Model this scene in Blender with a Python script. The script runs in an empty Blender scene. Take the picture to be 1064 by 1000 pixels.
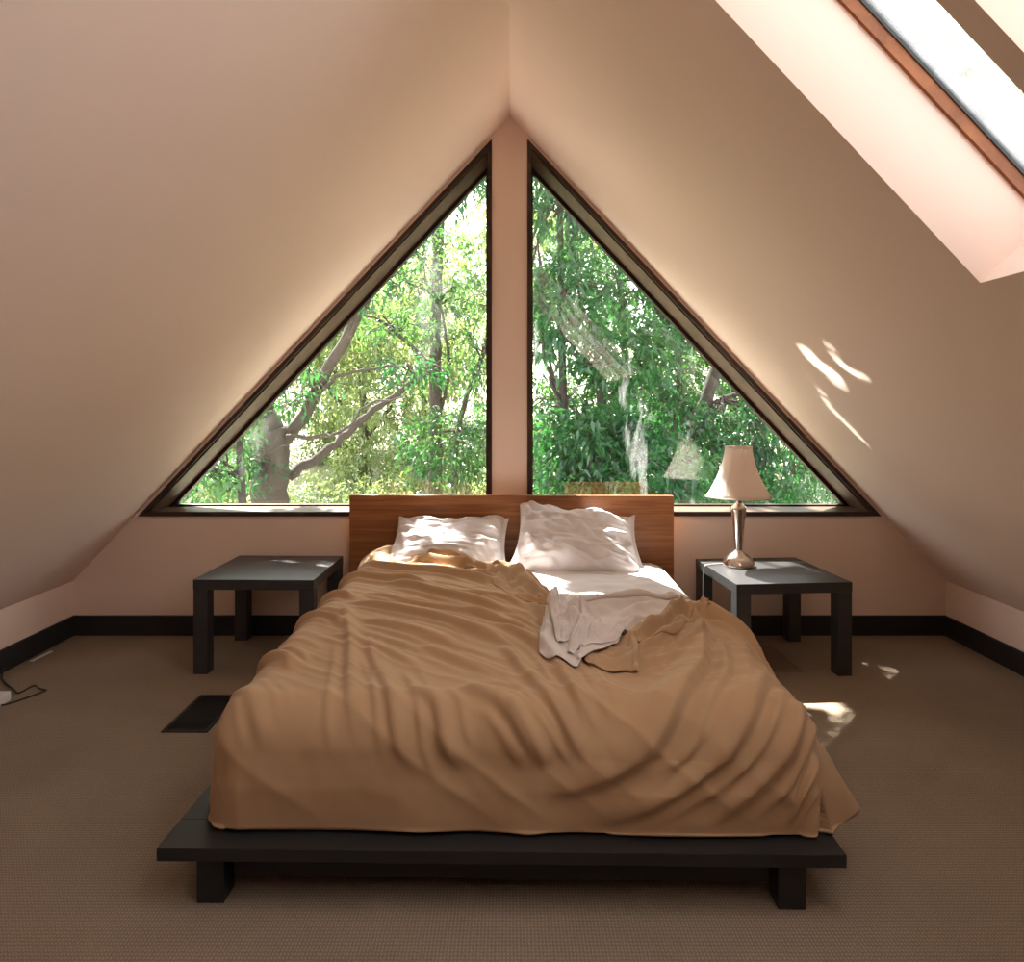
import bpy, bmesh, math, random
import numpy as np
from mathutils import Vector, Matrix

scn = bpy.context.scene
C = scn.collection
R = math.radians

# ------------------------------------------------------------------ helpers
def link(name, me, mat=None, parent=None, loc=None, rot=None):
    o = bpy.data.objects.new(name, me)
    C.objects.link(o)
    if mat is not None and me is not None:
        for m in (mat if isinstance(mat, (list, tuple)) else [mat]):
            me.materials.append(m)
    if parent is not None:
        o.parent = parent
    if loc is not None:
        o.location = loc
    if rot is not None:
        o.rotation_euler = rot
    return o

def tag(o, label=None, cat=None, group=None, kind=None):
    if label: o['label'] = label
    if cat: o['category'] = cat
    if group: o['group'] = group
    if kind: o['kind'] = kind
    return o

def empty(name, loc=(0, 0, 0), rz=0):
    o = bpy.data.objects.new(name, None)
    C.objects.link(o)
    o.location = loc
    o.rotation_euler = (0, 0, rz)
    o.empty_display_size = .1
    return o

def from_bm(name, bm, mat=None, parent=None, smooth=False, **k):
    bmesh.ops.recalc_face_normals(bm, faces=bm.faces)
    me = bpy.data.meshes.new(name)
    bm.to_mesh(me); bm.free()
    if smooth:
        me.polygons.foreach_set('use_smooth', [True] * len(me.polygons))
    return link(name, me, mat, parent, **k)

def box(bm, c, s, bevel=0.0, M=None):
    """axis aligned box: centre c, full size s"""
    m = Matrix.Translation(c) @ Matrix.Diagonal((s[0], s[1], s[2], 1))
    if M is not None: m = M @ m
    r = bmesh.ops.create_cube(bm, size=1, matrix=m)
    if bevel > 0:
        vs = set(r['verts'])
        es = [e for e in bm.edges if e.verts[0] in vs and e.verts[1] in vs]
        bmesh.ops.bevel(bm, geom=es, offset=bevel, segments=2, affect='EDGES', profile=.6)

def box2(bm, x0, x1, y0, y1, z0, z1, bevel=0.0, M=None):
    box(bm, ((x0 + x1) / 2, (y0 + y1) / 2, (z0 + z1) / 2), (x1 - x0, y1 - y0, z1 - z0), bevel, M)

def prism_y(bm, poly, y0, y1):
    """polygon in (x,z) extruded from y0 to y1"""
    a = [bm.verts.new((x, y0, z)) for x, z in poly]
    b = [bm.verts.new((x, y1, z)) for x, z in poly]
    n = len(poly)
    bm.faces.new(a); bm.faces.new(b[::-1])
    for i in range(n):
        bm.faces.new((a[i], b[i], b[(i + 1) % n], a[(i + 1) % n]))

def ring_y(bm, outer, inner, y0, y1):
    """ring between two polygons (same vertex count) in (x,z), extruded in y"""
    n = len(outer)
    V = [[bm.verts.new((x, y, z)) for x, z in p] for p, y in ((outer, y0), (inner, y0), (outer, y1), (inner, y1))]
    for i in range(n):
        j = (i + 1) % n
        bm.faces.new((V[0][i], V[0][j], V[1][j], V[1][i]))
        bm.faces.new((V[2][i], V[3][i], V[3][j], V[2][j]))
        bm.faces.new((V[0][i], V[2][i], V[2][j], V[0][j]))
        bm.faces.new((V[1][i], V[1][j], V[3][j], V[3][i]))

def lathe(bm, prof, seg=48, c=(0, 0, 0), mod=None):
    rings = []
    for r, z in prof:
        rr = []
        for i in range(seg):
            t = 2 * math.pi * i / seg
            q = r * (mod(t, z) if mod else 1)
            rr.append(bm.verts.new((c[0] + q * math.cos(t), c[1] + q * math.sin(t), c[2] + z)))
        rings.append(rr)
    for a, b in zip(rings, rings[1:]):
        for i in range(seg):
            j = (i + 1) % seg
            bm.faces.new((a[i], a[j], b[j], b[i]))
    return rings

def np_mesh(name, co, faces, mat=None, parent=None, smooth=True, matidx=None, **k):
    """co (n,3), faces (m,k) with equal corner count"""
    co = np.asarray(co, np.float32); faces = np.asarray(faces, np.int32)
    me = bpy.data.meshes.new(name)
    me.vertices.add(len(co)); me.vertices.foreach_set('co', co.ravel())
    m, kk = faces.shape
    me.loops.add(m * kk); me.loops.foreach_set('vertex_index', faces.ravel())
    me.polygons.add(m)
    me.polygons.foreach_set('loop_start', np.arange(m, dtype=np.int32) * kk)
    me.polygons.foreach_set('loop_total', np.full(m, kk, np.int32))
    if smooth: me.polygons.foreach_set('use_smooth', np.ones(m, bool))
    if matidx is not None: me.polygons.foreach_set('material_index', np.asarray(matidx, np.int32))
    me.update(calc_edges=True); me.validate()
    return link(name, me, mat, parent, **k)

def grid_faces(na, nb, off=0, flip=False):
    i, j = np.meshgrid(np.arange(na - 1), np.arange(nb - 1), indexing='ij')
    a = (i * nb + j).ravel(); b = ((i + 1) * nb + j).ravel()
    f = np.stack([a, b, b + 1, a + 1], 1) + off
    return f[:, ::-1] if flip else f

def tube_arrays(path, radii, seg=8, closed=True):
    P = np.asarray(path, float); n = len(P)
    rad = np.full(n, radii, float) if np.isscalar(radii) else np.asarray(radii, float)
    T = np.gradient(P, axis=0); T /= np.linalg.norm(T, axis=1)[:, None] + 1e-9
    up = np.array([0, 0, 1.0]) if abs(T[0][2]) < .9 else np.array([1.0, 0, 0])
    N = np.cross(T[0], up); N /= np.linalg.norm(N)
    co = []
    for i in range(n):
        N = N - T[i] * N.dot(T[i]); N /= np.linalg.norm(N) + 1e-9
        B = np.cross(T[i], N)
        t = np.arange(seg) * 2 * math.pi / seg
        co.append(P[i] + rad[i] * (np.cos(t)[:, None] * N + np.sin(t)[:, None] * B))
    co = np.concatenate(co)
    f = []
    for i in range(n - 1):
        for j in range(seg):
            k = (j + 1) % seg
            f.append((i * seg + j, i * seg + k, (i + 1) * seg + k, (i + 1) * seg + j))
    if closed:
        co = np.concatenate([co, P[:1], P[-1:]]); c0 = n * seg
        for j in range(0, seg, 2):
            f.append((c0, (j + 2) % seg, j + 1, j)); b = (n - 1) * seg
            f.append((c0 + 1, b + j, b + j + 1, b + (j + 2) % seg))
    return co, np.array(f)

def merge(parts):
    co, fs, o = [], [], 0
    for c, f in parts:
        co.append(c); fs.append(f + o); o += len(c)
    return np.concatenate(co), np.concatenate(fs)

def smooth_path(pts, n=40):
    """Catmull-Rom through pts"""
    P = np.array(pts, float); P = np.vstack([2 * P[0] - P[1], P, 2 * P[-1] - P[-2]])
    out = []
    m = len(P) - 3
    for k in range(n):
        u = k / (n - 1) * m; i = min(int(u), m - 1); t = u - i
        a, b, c, d = P[i:i + 4]
        out.append(.5 * (2 * b + (c - a) * t + (2 * a - 5 * b + 4 * c - d) * t * t + (3 * b - a - 3 * c + d) * t ** 3))
    return np.array(out)

class Noise:
    """value noise on a lattice, 2D, vectorised"""
    def __init__(s, seed): s.t = np.random.RandomState(seed).rand(256, 256) * 2 - 1
    def __call__(s, x, y):
        x = np.asarray(x, float) + 1000; y = np.asarray(y, float) + 1000
        i = np.floor(x).astype(int); j = np.floor(y).astype(int)
        u = x - i; v = y - j
        u = u * u * (3 - 2 * u); v = v * v * (3 - 2 * v)
        g = lambda a, b: s.t[a % 256, b % 256]
        return (g(i, j) * (1 - u) + g(i + 1, j) * u) * (1 - v) + (g(i, j + 1) * (1 - u) + g(i + 1, j + 1) * u) * v

def sstep(a, b, x):
    t = np.clip((x - a) / (b - a), 0, 1)
    return t * t * (3 - 2 * t)

# ------------------------------------------------------------------ materials
def mat(name):
    m = bpy.data.materials.new(name); m.use_nodes = True
    nt = m.node_tree; nt.nodes.clear()
    out = nt.nodes.new('ShaderNodeOutputMaterial')
    return m, nt, out

def N(nt, typ, **kw):
    n = nt.nodes.new(typ)
    for k, v in kw.items():
        if k in n.inputs: n.inputs[k].default_value = v
        else: setattr(n, k, v)
    return n

def L(nt, a, ao, b, bi): nt.links.new(a.outputs[ao], b.inputs[bi])

def plain(name, col, rough=.5, metal=0, spec=.5, bump=None, sheen=0, var=None):
    """principled with optional noise bump (scale, strength, distance) and colour variation (scale, col2)"""
    m, nt, out = mat(name)
    p = N(nt, 'ShaderNodeBsdfPrincipled')
    p.inputs['Base Color'].default_value = (*col, 1)
    p.inputs['Roughness'].default_value = rough
    p.inputs['Metallic'].default_value = metal
    p.inputs['Specular IOR Level'].default_value = spec
    if sheen:
        p.inputs['Sheen Weight'].default_value = sheen
        p.inputs['Sheen Roughness'].default_value = .5
    tc = N(nt, 'ShaderNodeTexCoord')
    if var:
        n = N(nt, 'ShaderNodeTexNoise', Scale=var[0], Detail=4.0)
        L(nt, tc, 'Object', n, 'Vector')
        mx = N(nt, 'ShaderNodeMix', data_type='RGBA')
        mx.inputs[6].default_value = (*col, 1); mx.inputs[7].default_value = (*var[1], 1)
        L(nt, n, 'Fac', mx, 0); L(nt, mx, 2, p, 'Base Color')
    if bump:
        n = N(nt, 'ShaderNodeTexNoise', Scale=bump[0], Detail=3.0)
        L(nt, tc, 'Object', n, 'Vector')
        b = N(nt, 'ShaderNodeBump', Strength=bump[1], Distance=bump[2])
        L(nt, n, 'Fac', b, 'Height'); L(nt, b, 'Normal', p, 'Normal')
    L(nt, p, 'BSDF', out, 'Surface')
    return m

def wood(name, c1, c2, scale=(1.2, 14, 30), rough=.4, spec=.4):
    m, nt, out = mat(name)
    p = N(nt, 'ShaderNodeBsdfPrincipled'); p.inputs['Roughness'].default_value = rough
    p.inputs['Specular IOR Level'].default_value = spec
    tc = N(nt, 'ShaderNodeTexCoord'); mp = N(nt, 'ShaderNodeMapping'); mp.inputs['Scale'].default_value = scale
    L(nt, tc, 'Object', mp, 'Vector')
    n = N(nt, 'ShaderNodeTexNoise', Scale=2.0, Detail=6.0, Roughness=.6, Distortion=.6)
    L(nt, mp, 'Vector', n, 'Vector')
    cr = N(nt, 'ShaderNodeValToRGB')
    cr.color_ramp.elements[0].position = .35; cr.color_ramp.elements[0].color = (*c1, 1)
    cr.color_ramp.elements[1].position = .68; cr.color_ramp.elements[1].color = (*c2, 1)
    L(nt, n, 'Fac', cr, 'Fac'); L(nt, cr, 'Color', p, 'Base Color')
    b = N(nt, 'ShaderNodeBump', Strength=.15, Distance=.002)
    L(nt, n, 'Fac', b, 'Height'); L(nt, b, 'Normal', p, 'Normal')
    L(nt, p, 'BSDF', out, 'Surface')
    return m

def carpet_mat(name, c1, c2):
    m, nt, out = mat(name)
    p = N(nt, 'ShaderNodeBsdfPrincipled', Roughness=.95); p.inputs['Specular IOR Level'].default_value = .1
    tc = N(nt, 'ShaderNodeTexCoord')
    n1 = N(nt, 'ShaderNodeTexNoise', Scale=2.2, Detail=5.0)
    n2 = N(nt, 'ShaderNodeTexNoise', Scale=160.0, Detail=2.0)
    w1 = N(nt, 'ShaderNodeTexWave', wave_type='BANDS', bands_direction='X', Scale=36.0, Distortion=.6); w1.inputs['Detail Scale'].default_value = 3
    w2 = N(nt, 'ShaderNodeTexWave', wave_type='BANDS', bands_direction='Y', Scale=27.0, Distortion=.8); w2.inputs['Detail Scale'].default_value = 3
    for x in (n1, n2, w1, w2): L(nt, tc, 'Object', x, 'Vector')
    mul = N(nt, 'ShaderNodeMath', operation='MULTIPLY'); L(nt, w1, 'Fac', mul, 0); L(nt, w2, 'Fac', mul, 1)
    add = N(nt, 'ShaderNodeMath', operation='ADD'); L(nt, mul, 0, add, 0); L(nt, n2, 'Fac', add, 1)
    mx = N(nt, 'ShaderNodeMix', data_type='RGBA'); mx.inputs[6].default_value = (*c1, 1); mx.inputs[7].default_value = (*c2, 1)
    half = N(nt, 'ShaderNodeMath', operation='MULTIPLY'); half.inputs[1].default_value = .55; L(nt, add, 0, half, 0)
    L(nt, half, 0, mx, 0)
    mx2 = N(nt, 'ShaderNodeMix', data_type='RGBA', blend_type='MULTIPLY'); mx2.inputs[0].default_value = .35
    L(nt, mx, 2, mx2, 6); L(nt, n1, 'Color', mx2, 7)
    cr = N(nt, 'ShaderNodeHueSaturation'); cr.inputs['Saturation'].default_value = .95
    L(nt, mx, 2, cr, 'Color'); 
    vr = N(nt, 'ShaderNodeMapRange'); vr.inputs[3].default_value = .8; vr.inputs[4].default_value = 1.2
    L(nt, n1, 'Fac', vr, 0); L(nt, vr, 0, cr, 'Value')
    L(nt, cr, 'Color', p, 'Base Color')
    b = N(nt, 'ShaderNodeBump', Strength=.6, Distance=.004); L(nt, add, 0, b, 'Height'); L(nt, b, 'Normal', p, 'Normal')
    L(nt, p, 'BSDF', out, 'Surface')
    return m

def glass_mat(name, dust, dustcol=(.9, .9, .88), scale=1.3, lo=.55, hi=.8, base=.0, tint=(.97, .99, .975)):
    """clear pane: transparent + mirror reflection, with patchy dust that catches the light"""
    m, nt, out = mat(name)
    tr = N(nt, 'ShaderNodeBsdfTransparent'); tr.inputs['Color'].default_value = (*tint, 1)
    gl = N(nt, 'ShaderNodeBsdfGlossy', Roughness=0.0)
    lw = N(nt, 'ShaderNodeLayerWeight', Blend=.5)
    pw = N(nt, 'ShaderNodeMath', operation='POWER'); pw.inputs[1].default_value = 5; L(nt, lw, 'Facing', pw, 0)
    ma = N(nt, 'ShaderNodeMath', operation='MULTIPLY_ADD'); ma.inputs[1].default_value = .94; ma.inputs[2].default_value = .055
    L(nt, pw, 0, ma, 0)
    mx = N(nt, 'ShaderNodeMixShader'); L(nt, ma, 0, mx, 0); L(nt, tr, 0, mx, 1); L(nt, gl, 0, mx, 2)
    tc = N(nt, 'ShaderNodeTexCoord'); mp = N(nt, 'ShaderNodeMapping'); mp.inputs['Rotation'].default_value = (0, R(-35), 0); mp.inputs['Scale'].default_value = (1.6, 1, .75)
    L(nt, tc, 'Object', mp, 'Vector')
    n = N(nt, 'ShaderNodeTexNoise', Scale=scale, Detail=6.0, Roughness=.62, Distortion=.4); L(nt, mp, 'Vector', n, 'Vector')
    mr = N(nt, 'ShaderNodeMapRange'); mr.inputs[1].default_value = lo; mr.inputs[2].default_value = hi; mr.inputs[3].default_value = base; mr.inputs[4].default_value = dust
    L(nt, n, 'Fac', mr, 0)
    tl = N(nt, 'ShaderNodeBsdfTranslucent'); tl.inputs['Color'].default_value = (*dustcol, 1)
    mx2 = N(nt, 'ShaderNodeMixShader'); L(nt, mr, 0, mx2, 0); L(nt, mx, 0, mx2, 1); L(nt, tl, 0, mx2, 2)
    L(nt, mx2, 0, out, 'Surface')
    return m

def leaf_mat(name, c1, c2, trans=.5, tcol=None, gloss=.12, rough=.35, scale=1.5):
    m, nt, out = mat(name)
    tc = N(nt, 'ShaderNodeTexCoord'); n = N(nt, 'ShaderNodeTexNoise', Scale=scale, Detail=3.0); L(nt, tc, 'Object', n, 'Vector')
    n2 = N(nt, 'ShaderNodeTexWhiteNoise', noise_dimensions='1D')
    mx = N(nt, 'ShaderNodeMix', data_type='RGBA'); mx.inputs[6].default_value = (*c1, 1); mx.inputs[7].default_value = (*c2, 1)
    cr = N(nt, 'ShaderNodeMapRange'); cr.inputs[1].default_value = .35; cr.inputs[2].default_value = .65
    L(nt, n, 'Fac', cr, 0); L(nt, cr, 0, mx, 0)
    d = N(nt, 'ShaderNodeBsdfDiffuse'); L(nt, mx, 2, d, 'Color')
    t = N(nt, 'ShaderNodeBsdfTranslucent')
    hs = N(nt, 'ShaderNodeMix', data_type='RGBA', blend_type='MULTIPLY'); hs.inputs[0].default_value = 1
    hs.inputs[7].default_value = (*(tcol or (1.9, 1.75, 1.0)), 1); L(nt, mx, 2, hs, 6); L(nt, hs, 2, t, 'Color')
    s1 = N(nt, 'ShaderNodeMixShader'); s1.inputs[0].default_value = trans; L(nt, d, 0, s1, 1); L(nt, t, 0, s1, 2)
    g = N(nt, 'ShaderNodeBsdfGlossy', Roughness=rough)
    s2 = N(nt, 'ShaderNodeMixShader'); s2.inputs[0].default_value = gloss; L(nt, s1, 0, s2, 1); L(nt, g, 0, s2, 2)
    L(nt, s2, 0, out, 'Surface')
    return m

def cloth_mat(name, col, trans=0.0, weave=900, strength=.2, sheen=.15, var=.06):
    m, nt, out = mat(name)
    p = N(nt, 'ShaderNodeBsdfPrincipled', Roughness=.9); p.inputs['Specular IOR Level'].default_value = .12
    p.inputs['Sheen Weight'].default_value = sheen; p.inputs['Sheen Roughness'].default_value = .5
    tc = N(nt, 'ShaderNodeTexCoord')
    n = N(nt, 'ShaderNodeTexNoise', Scale=weave, Detail=2.0); n3 = N(nt, 'ShaderNodeTexNoise', Scale=9.0, Detail=4.0)
    L(nt, tc, 'Object', n, 'Vector'); L(nt, tc, 'Object', n3, 'Vector')
    hs = N(nt, 'ShaderNodeHueSaturation'); hs.inputs['Color'].default_value = (*col, 1)
    vr = N(nt, 'ShaderNodeMapRange'); vr.inputs[3].default_value = 1 - var; vr.inputs[4].default_value = 1 + var
    L(nt, n3, 'Fac', vr, 0); L(nt, vr, 0, hs, 'Value'); L(nt, hs, 'Color', p, 'Base Color')
    b = N(nt, 'ShaderNodeBump', Strength=strength, Distance=.001); L(nt, n, 'Fac', b, 'Height')
    b2 = N(nt, 'ShaderNodeBump', Strength=.25, Distance=.006); L(nt, n3, 'Fac', b2, 'Height'); L(nt, b2, 'Normal', b, 'Normal')
    L(nt, b, 'Normal', p, 'Normal')
    if trans:
        t = N(nt, 'ShaderNodeBsdfTranslucent'); t.inputs['Color'].default_value = (*col, 1)
        mx = N(nt, 'ShaderNodeMixShader'); mx.inputs[0].default_value = trans
        L(nt, p, 0, mx, 1); L(nt, t, 0, mx, 2); L(nt, mx, 0, out, 'Surface')
    else:
        L(nt, p, 'BSDF', out, 'Surface')
    return m

M_wall = plain('painted_plaster', (.86, .685, .588), .85, spec=.2, bump=(60, .08, .002))
M_carpet = carpet_mat('ribbed_carpet', (.175, .129, .09), (.44, .34, .245))
M_dark = plain('black_brown_laminate', (.036, .035, .035), .42, spec=.55, bump=(40, .05, .001))
M_base = plain('dark_stained_skirting', (.024, .0235, .024), .5, spec=.3)
M_bed = plain('black_bed_stain', (.021, .021, .0215), .45, spec=.35)
M_head = wood('teak_veneer', (.22, .078, .028), (.40, .165, .06), (1.0, 10, 26), .42)
M_trim = wood('dark_window_trim', (.022, .012, .008), (.06, .03, .018), (3, 3, 3), .45)
M_lining = wood('brown_window_lining', (.075, .042, .026), (.155, .088, .050), (1.2, 6, 8), .5)
M_sky_wood = wood('orange_skylight_wood', (.22, .068, .017), (.36, .125, .034), (6, 1.5, 6), .45)
M_sash = plain('dark_gasket', (.03, .035, .034), .5)
M_glass = glass_mat('window_glass', .05, lo=.6, hi=.78)
M_glassb = glass_mat('smudged_window_glass', .17, scale=1.9, lo=.56, hi=.74)
M_glass2 = glass_mat('skylight_glass', .22, scale=6, lo=.3, hi=.75, base=.10, tint=(.80, .815, .825))
M_blanket = cloth_mat('tan_fleece', (.46, .297, .168))
M_white = cloth_mat('white_cotton', (.77, .74, .745), trans=.06, sheen=.05)
M_cream = cloth_mat('cream_cotton', (.74, .675, .635), trans=.08, sheen=.05)
M_steel = plain('brushed_nickel', (.70, .64, .58), .17, metal=1)
M_shade = cloth_mat('cream_lamp_silk', (.88, .79, .72), trans=.45, weave=500)
M_cordw = plain('white_plastic', (.7, .68, .64), .4)
M_cordb = plain('black_rubber', (.015, .015, .015), .5)
M_vent = plain('dark_painted_metal', (.012, .013, .014), .5)
M_ventb = plain('tan_painted_metal', (.20, .135, .088), .6)
M_bark = plain('grey_bark', (.062, .048, .036), .9, bump=(14, .9, .03), var=(5, (.04, .031, .024)))
M_bark2 = plain('dark_bark', (.05, .04, .034), .9, bump=(14, .8, .02), var=(5, (.025, .02, .018)))
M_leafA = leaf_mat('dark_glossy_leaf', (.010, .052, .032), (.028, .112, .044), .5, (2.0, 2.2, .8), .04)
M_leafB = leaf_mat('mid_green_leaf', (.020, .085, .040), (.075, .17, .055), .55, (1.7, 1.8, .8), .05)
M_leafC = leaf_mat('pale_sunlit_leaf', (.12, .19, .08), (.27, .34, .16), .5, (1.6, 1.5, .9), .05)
M_hill = plain('hillside_soil', (.36, .33, .26), .95, var=(.8, (.22, .25, .14)), bump=(4, .6, .1))

# ------------------------------------------------------------------ room dimensions
YW, YB, HW, KN, AP = 4.06, -1.7, 2.47, .305, 2.94
SL = (AP - KN) / HW
ANG = math.atan(SL)
TH = .30                                   # roof thickness

# floor
bm = bmesh.new(); box2(bm, -HW - .2, HW + .2, YB - .2, YW + .3, -.2, 0)
tag(from_bm('floor', bm, M_carpet), kind='structure')

# knee walls
for nm, s in (('wall_left', -1), ('wall_right', 1)):
    bm = bmesh.new(); x0, x1 = sorted((s * HW, s * (HW + .2)))
    box2(bm, x0, x1, YB, YW, 0, KN + .02)
    tag(from_bm(nm, bm, M_wall), kind='structure')

# gable wall with two triangular holes
ZS, ZO = .672, 2.915                       # hole: bottom, apex of its slope line at x=0
PX = .10                                   # post half width
HX = (ZO - ZS) / SL
bm = bmesh.new()
ce = lambda x: AP - SL * abs(x)
xs = (AP - ZS) / SL
prism_y(bm, [(-HW, 0), (HW, 0), (HW, KN), (xs, ZS), (HX, ZS), (PX, ZS), (-PX, ZS), (-HX, ZS), (-xs, ZS), (-HW, KN)], YW, YW + .3)
prism_y(bm, [(-PX, ZS), (PX, ZS), (PX, ZO - SL * PX), (PX, ce(PX)), (0, AP), (-PX, ce(PX)), (-PX, ZO - SL * PX)], YW, YW + .3)
for s in (-1, 1):
    prism_y(bm, [(s * PX, ZO - SL * PX), (s * PX, ce(PX)), (s * xs, ZS), (s * HX, ZS)], YW, YW + .3)
tag(from_bm('wall_back', bm, M_wall), kind='structure')
# wall behind the camera
bm = bmesh.new(); prism_y(bm, [(-HW, 0), (HW, 0), (HW, KN), (0, AP), (-HW, KN)], YB - .2, YB)
tag(from_bm('wall_front', bm, M_wall), kind='structure')

# roof slopes
def slope_matrix(side):
    # local: u along slope downward from ridge, v = world y, w = outward normal
    u = Vector((side * math.cos(ANG), 0, -math.sin(ANG))); w = Vector((side * math.sin(ANG), 0, math.cos(ANG)))
    M = Matrix(((u.x, 0, w.x, 0), (0, 1, 0, 0), (u.z, 0, w.z, AP), (0, 0, 0, 1)))
    return M
SLEN = HW / math.cos(ANG)
bm = bmesh.new(); box2(bm, 0, SLEN + .35, YB - .3, YW + .32, 0, TH, M=slope_matrix(-1))
tag(from_bm('ceiling_left', bm, M_wall), kind='structure')
U0, U1 = .25, 1.244 / math.cos(ANG)
SKY = [(1.378, 1.895), (.800, 1.315), (.222, .737), (-.356, .159)]
Mr = slope_matrix(1)
bm = bmesh.new()
ys = [YB - .3] + sorted(sum(map(list, SKY), [])) + [YW + .32]
box2(bm, -.0, U0, ys[0], ys[-1], 0, TH, M=Mr)
box2(bm, U1, SLEN + .35, ys[0], ys[-1], 0, TH, M=Mr)
for a, b in [(i, i + 1) for i in range(0, len(ys), 2)]:
    box2(bm, U0, U1, ys[a], ys[b], 0, TH, M=Mr)
tag(from_bm('ceiling_right', bm, M_wall), kind='structure')
# skylights
for k, (ya, yb) in enumerate(SKY):
    w = empty('window_%d' % (3 + k)); tag(w, kind='structure')
    bm = bmesh.new()
    def rim(n0, n1, t):
        e = .0005
        box2(bm, U0 + e, U1 - e, ya + e, ya + t, n0, n1, M=Mr); box2(bm, U0 + e, U1 - e, yb - t, yb - e, n0, n1, M=Mr)
        box2(bm, U0 + e, U0 + t, ya + t, yb - t, n0, n1, M=Mr); box2(bm, U1 - t, U1 - e, ya + t, yb - t, n0, n1, M=Mr)
    rim(.235, .268, .012); from_bm('frame', bm, M_sky_wood, w)
    bm = bmesh.new(); rim(.268, .292, .016); from_bm('sash', bm, M_sash, w)
    bm = bmesh.new(); box2(bm, U0 + .01, U1 - .01, ya + .01, yb - .01, .277, .283, M=Mr); from_bm('pane', bm, M_glass2, w)

# gable windows
def tri(s, bottom, apexline, px):
    x1 = (apexline - bottom) / SL
    return [(s * px, bottom), (s * x1, bottom), (s * px, apexline - SL * px)]
SQ = math.hypot(1, SL)
def inset(s, b, db, ds, dp):
    return tri(s, ZS + db, ZO - ds * SQ, PX + dp)
for k, s in enumerate((-1, 1)):
    w = empty('window_%d' % (k + 1)); tag(w, kind='structure')
    e = .001
    bm = bmesh.new(); ring_y(bm, inset(s, 0, e, e, e), inset(s, 0, .026, .022, .022), YW - .010, YW + .012); from_bm('trim', bm, M_trim, w)
    bm = bmesh.new(); ring_y(bm, inset(s, 0, e, e, e), inset(s, 0, .024, .030, .024), YW + .0125, YW + .29); from_bm('lining', bm, M_lining, w)
    bm = bmesh.new(); ring_y(bm, inset(s, 0, .0245, .031, .0245), inset(s, 0, .034, .052, .040), YW + .235, YW + .285); from_bm('sash', bm, M_trim, w)
    bm = bmesh.new(); prism_y(bm, inset(s, 0, .030, .040, .030), YW + .262, YW + .268); from_bm('pane', bm, M_glass if s < 0 else M_glassb, w)

# baseboards
bm = bmesh.new(); box2(bm, -HW, HW, YW - .016, YW, 0, .112, .003); tag(from_bm('baseboard_back', bm, M_base), kind='structure')
for nm, s in (('baseboard_left', -1), ('baseboard_right', 1)):
    bm = bmesh.new(); x0, x1 = sorted((s * HW, s * (HW - .016))); box2(bm, x0, x1, YB, YW - .017, 0, .112, .003)
    tag(from_bm(nm, bm, M_base), kind='structure')

# ------------------------------------------------------------------ bed
BX, BY, BR = -.027, 1.812, R(-.93)
BM = Matrix.Translation((BX, BY, 0)) @ Matrix.Rotation(BR, 4, 'Z')
bed = empty('bed', (BX, BY, 0), BR)
tag(bed, 'low black platform bed with a broad plain wooden headboard', 'bed')
W2 = .873
bm = bmesh.new()
zt, zb = .160, .127
box2(bm, -W2, W2, 0, .13, zb, zt, .002); box2(bm, -W2, W2, 2.02, 2.14, zb, zt, .002)
box2(bm, -W2, -W2 + .14, .1305, 2.0195, zb, zt, .002); box2(bm, W2 - .14, W2, .1305, 2.0195, zb, zt, .002)
from_bm('platform_frame', bm, M_bed, bed)
bm = bmesh.new()
for i in range(12):
    y = .15 + i * .155; box2(bm, -W2 + .10, W2 - .10, y, y + .11, .115, .126)
from_bm('slat_base', bm, M_bed, bed)
bm = bmesh.new()
box2(bm, -W2 + .17, W2 - .17, .07, .095, .045, .1265, .002); box2(bm, -W2 + .11, -W2 + .135, .12, 2.0, .045, .1145); box2(bm, W2 - .135, W2 - .11, .12, 2.0, .045, .1145)
from_bm('side_rail', bm, M_bed, bed)
for sx in (-1, 1):
    for y in (.03, 2.05):
        bm = bmesh.new(); x = sx * (W2 - .125); box2(bm, x - .036, x + .036, y, y + .07, 0, zb - .0005, .003)
        from_bm('leg', bm, M_bed, bed)
bm = bmesh.new(); box2(bm, -.895, .895, 2.142, 2.176, .06, .802, .003)
from_bm('headboard', bm, M_head, bed)

# mattress under its fitted sheet (bed-local coordinates)
XL, XR, YF, YR, ZM = -.758, .830, .105, 2.125, .452
na, nb = 70, 90
mt = empty('mattress', (BX, BY, 0), BR)
tag(mt, 'thick mattress in a white fitted sheet lying on the black bed platform', 'mattress')
nz = Noise(3)
def rbox(XL, XR, YF, YR, z0, z1, r, n=10):
    """rounded-edge box by superposed rings from bottom to top"""
    prof = [(0.004, z0)] + [(0, z0 + .01)] + [(0, z1 - r)]
    for i in range(1, n + 1):
        t = i / n * math.pi / 2; prof.append((r * (1 - math.cos(t)), z1 - r + r * math.sin(t)))
    return prof
prof = rbox(XL, XR, YF, YR, .1605, ZM, .075)
per = []
nper = 160; rc = .09
def rr_point(t, ins):
    # rounded rectangle with corner radius
    x0, x1, y0, y1 = XL + ins, XR - ins, YF + ins, YR - ins; r = max(.02, rc - ins * .3)
    w, h = x1 - x0 - 2 * r, y1 - y0 - 2 * r; q = math.pi * r / 2
    Lp = 2 * (w + h) + 4 * q; d = t * Lp
    seq = [(w, (x0 + r, y0), (1, 0)), (q, (x1 - r, y0 + r), -90), (h, (x1, y0 + r), (0, 1)), (q, (x1 - r, y1 - r), 0), (w, (x1 - r, y1), (-1, 0)), (q, (x0 + r, y1 - r), 90), (h, (x0, y1 - r), (0, -1)), (q, (x0 + r, y0 + r), 180)]
    for ln, p, k in seq:
        if d <= ln:
            if isinstance(k, tuple): return p[0] + k[0] * d, p[1] + k[1] * d
            a = R(k + 90 * d / ln); return p[0] + r * math.cos(a), p[1] + r * math.sin(a)
        d -= ln
    return x0 + r, y0
bm = bmesh.new(); rings = []
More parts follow.
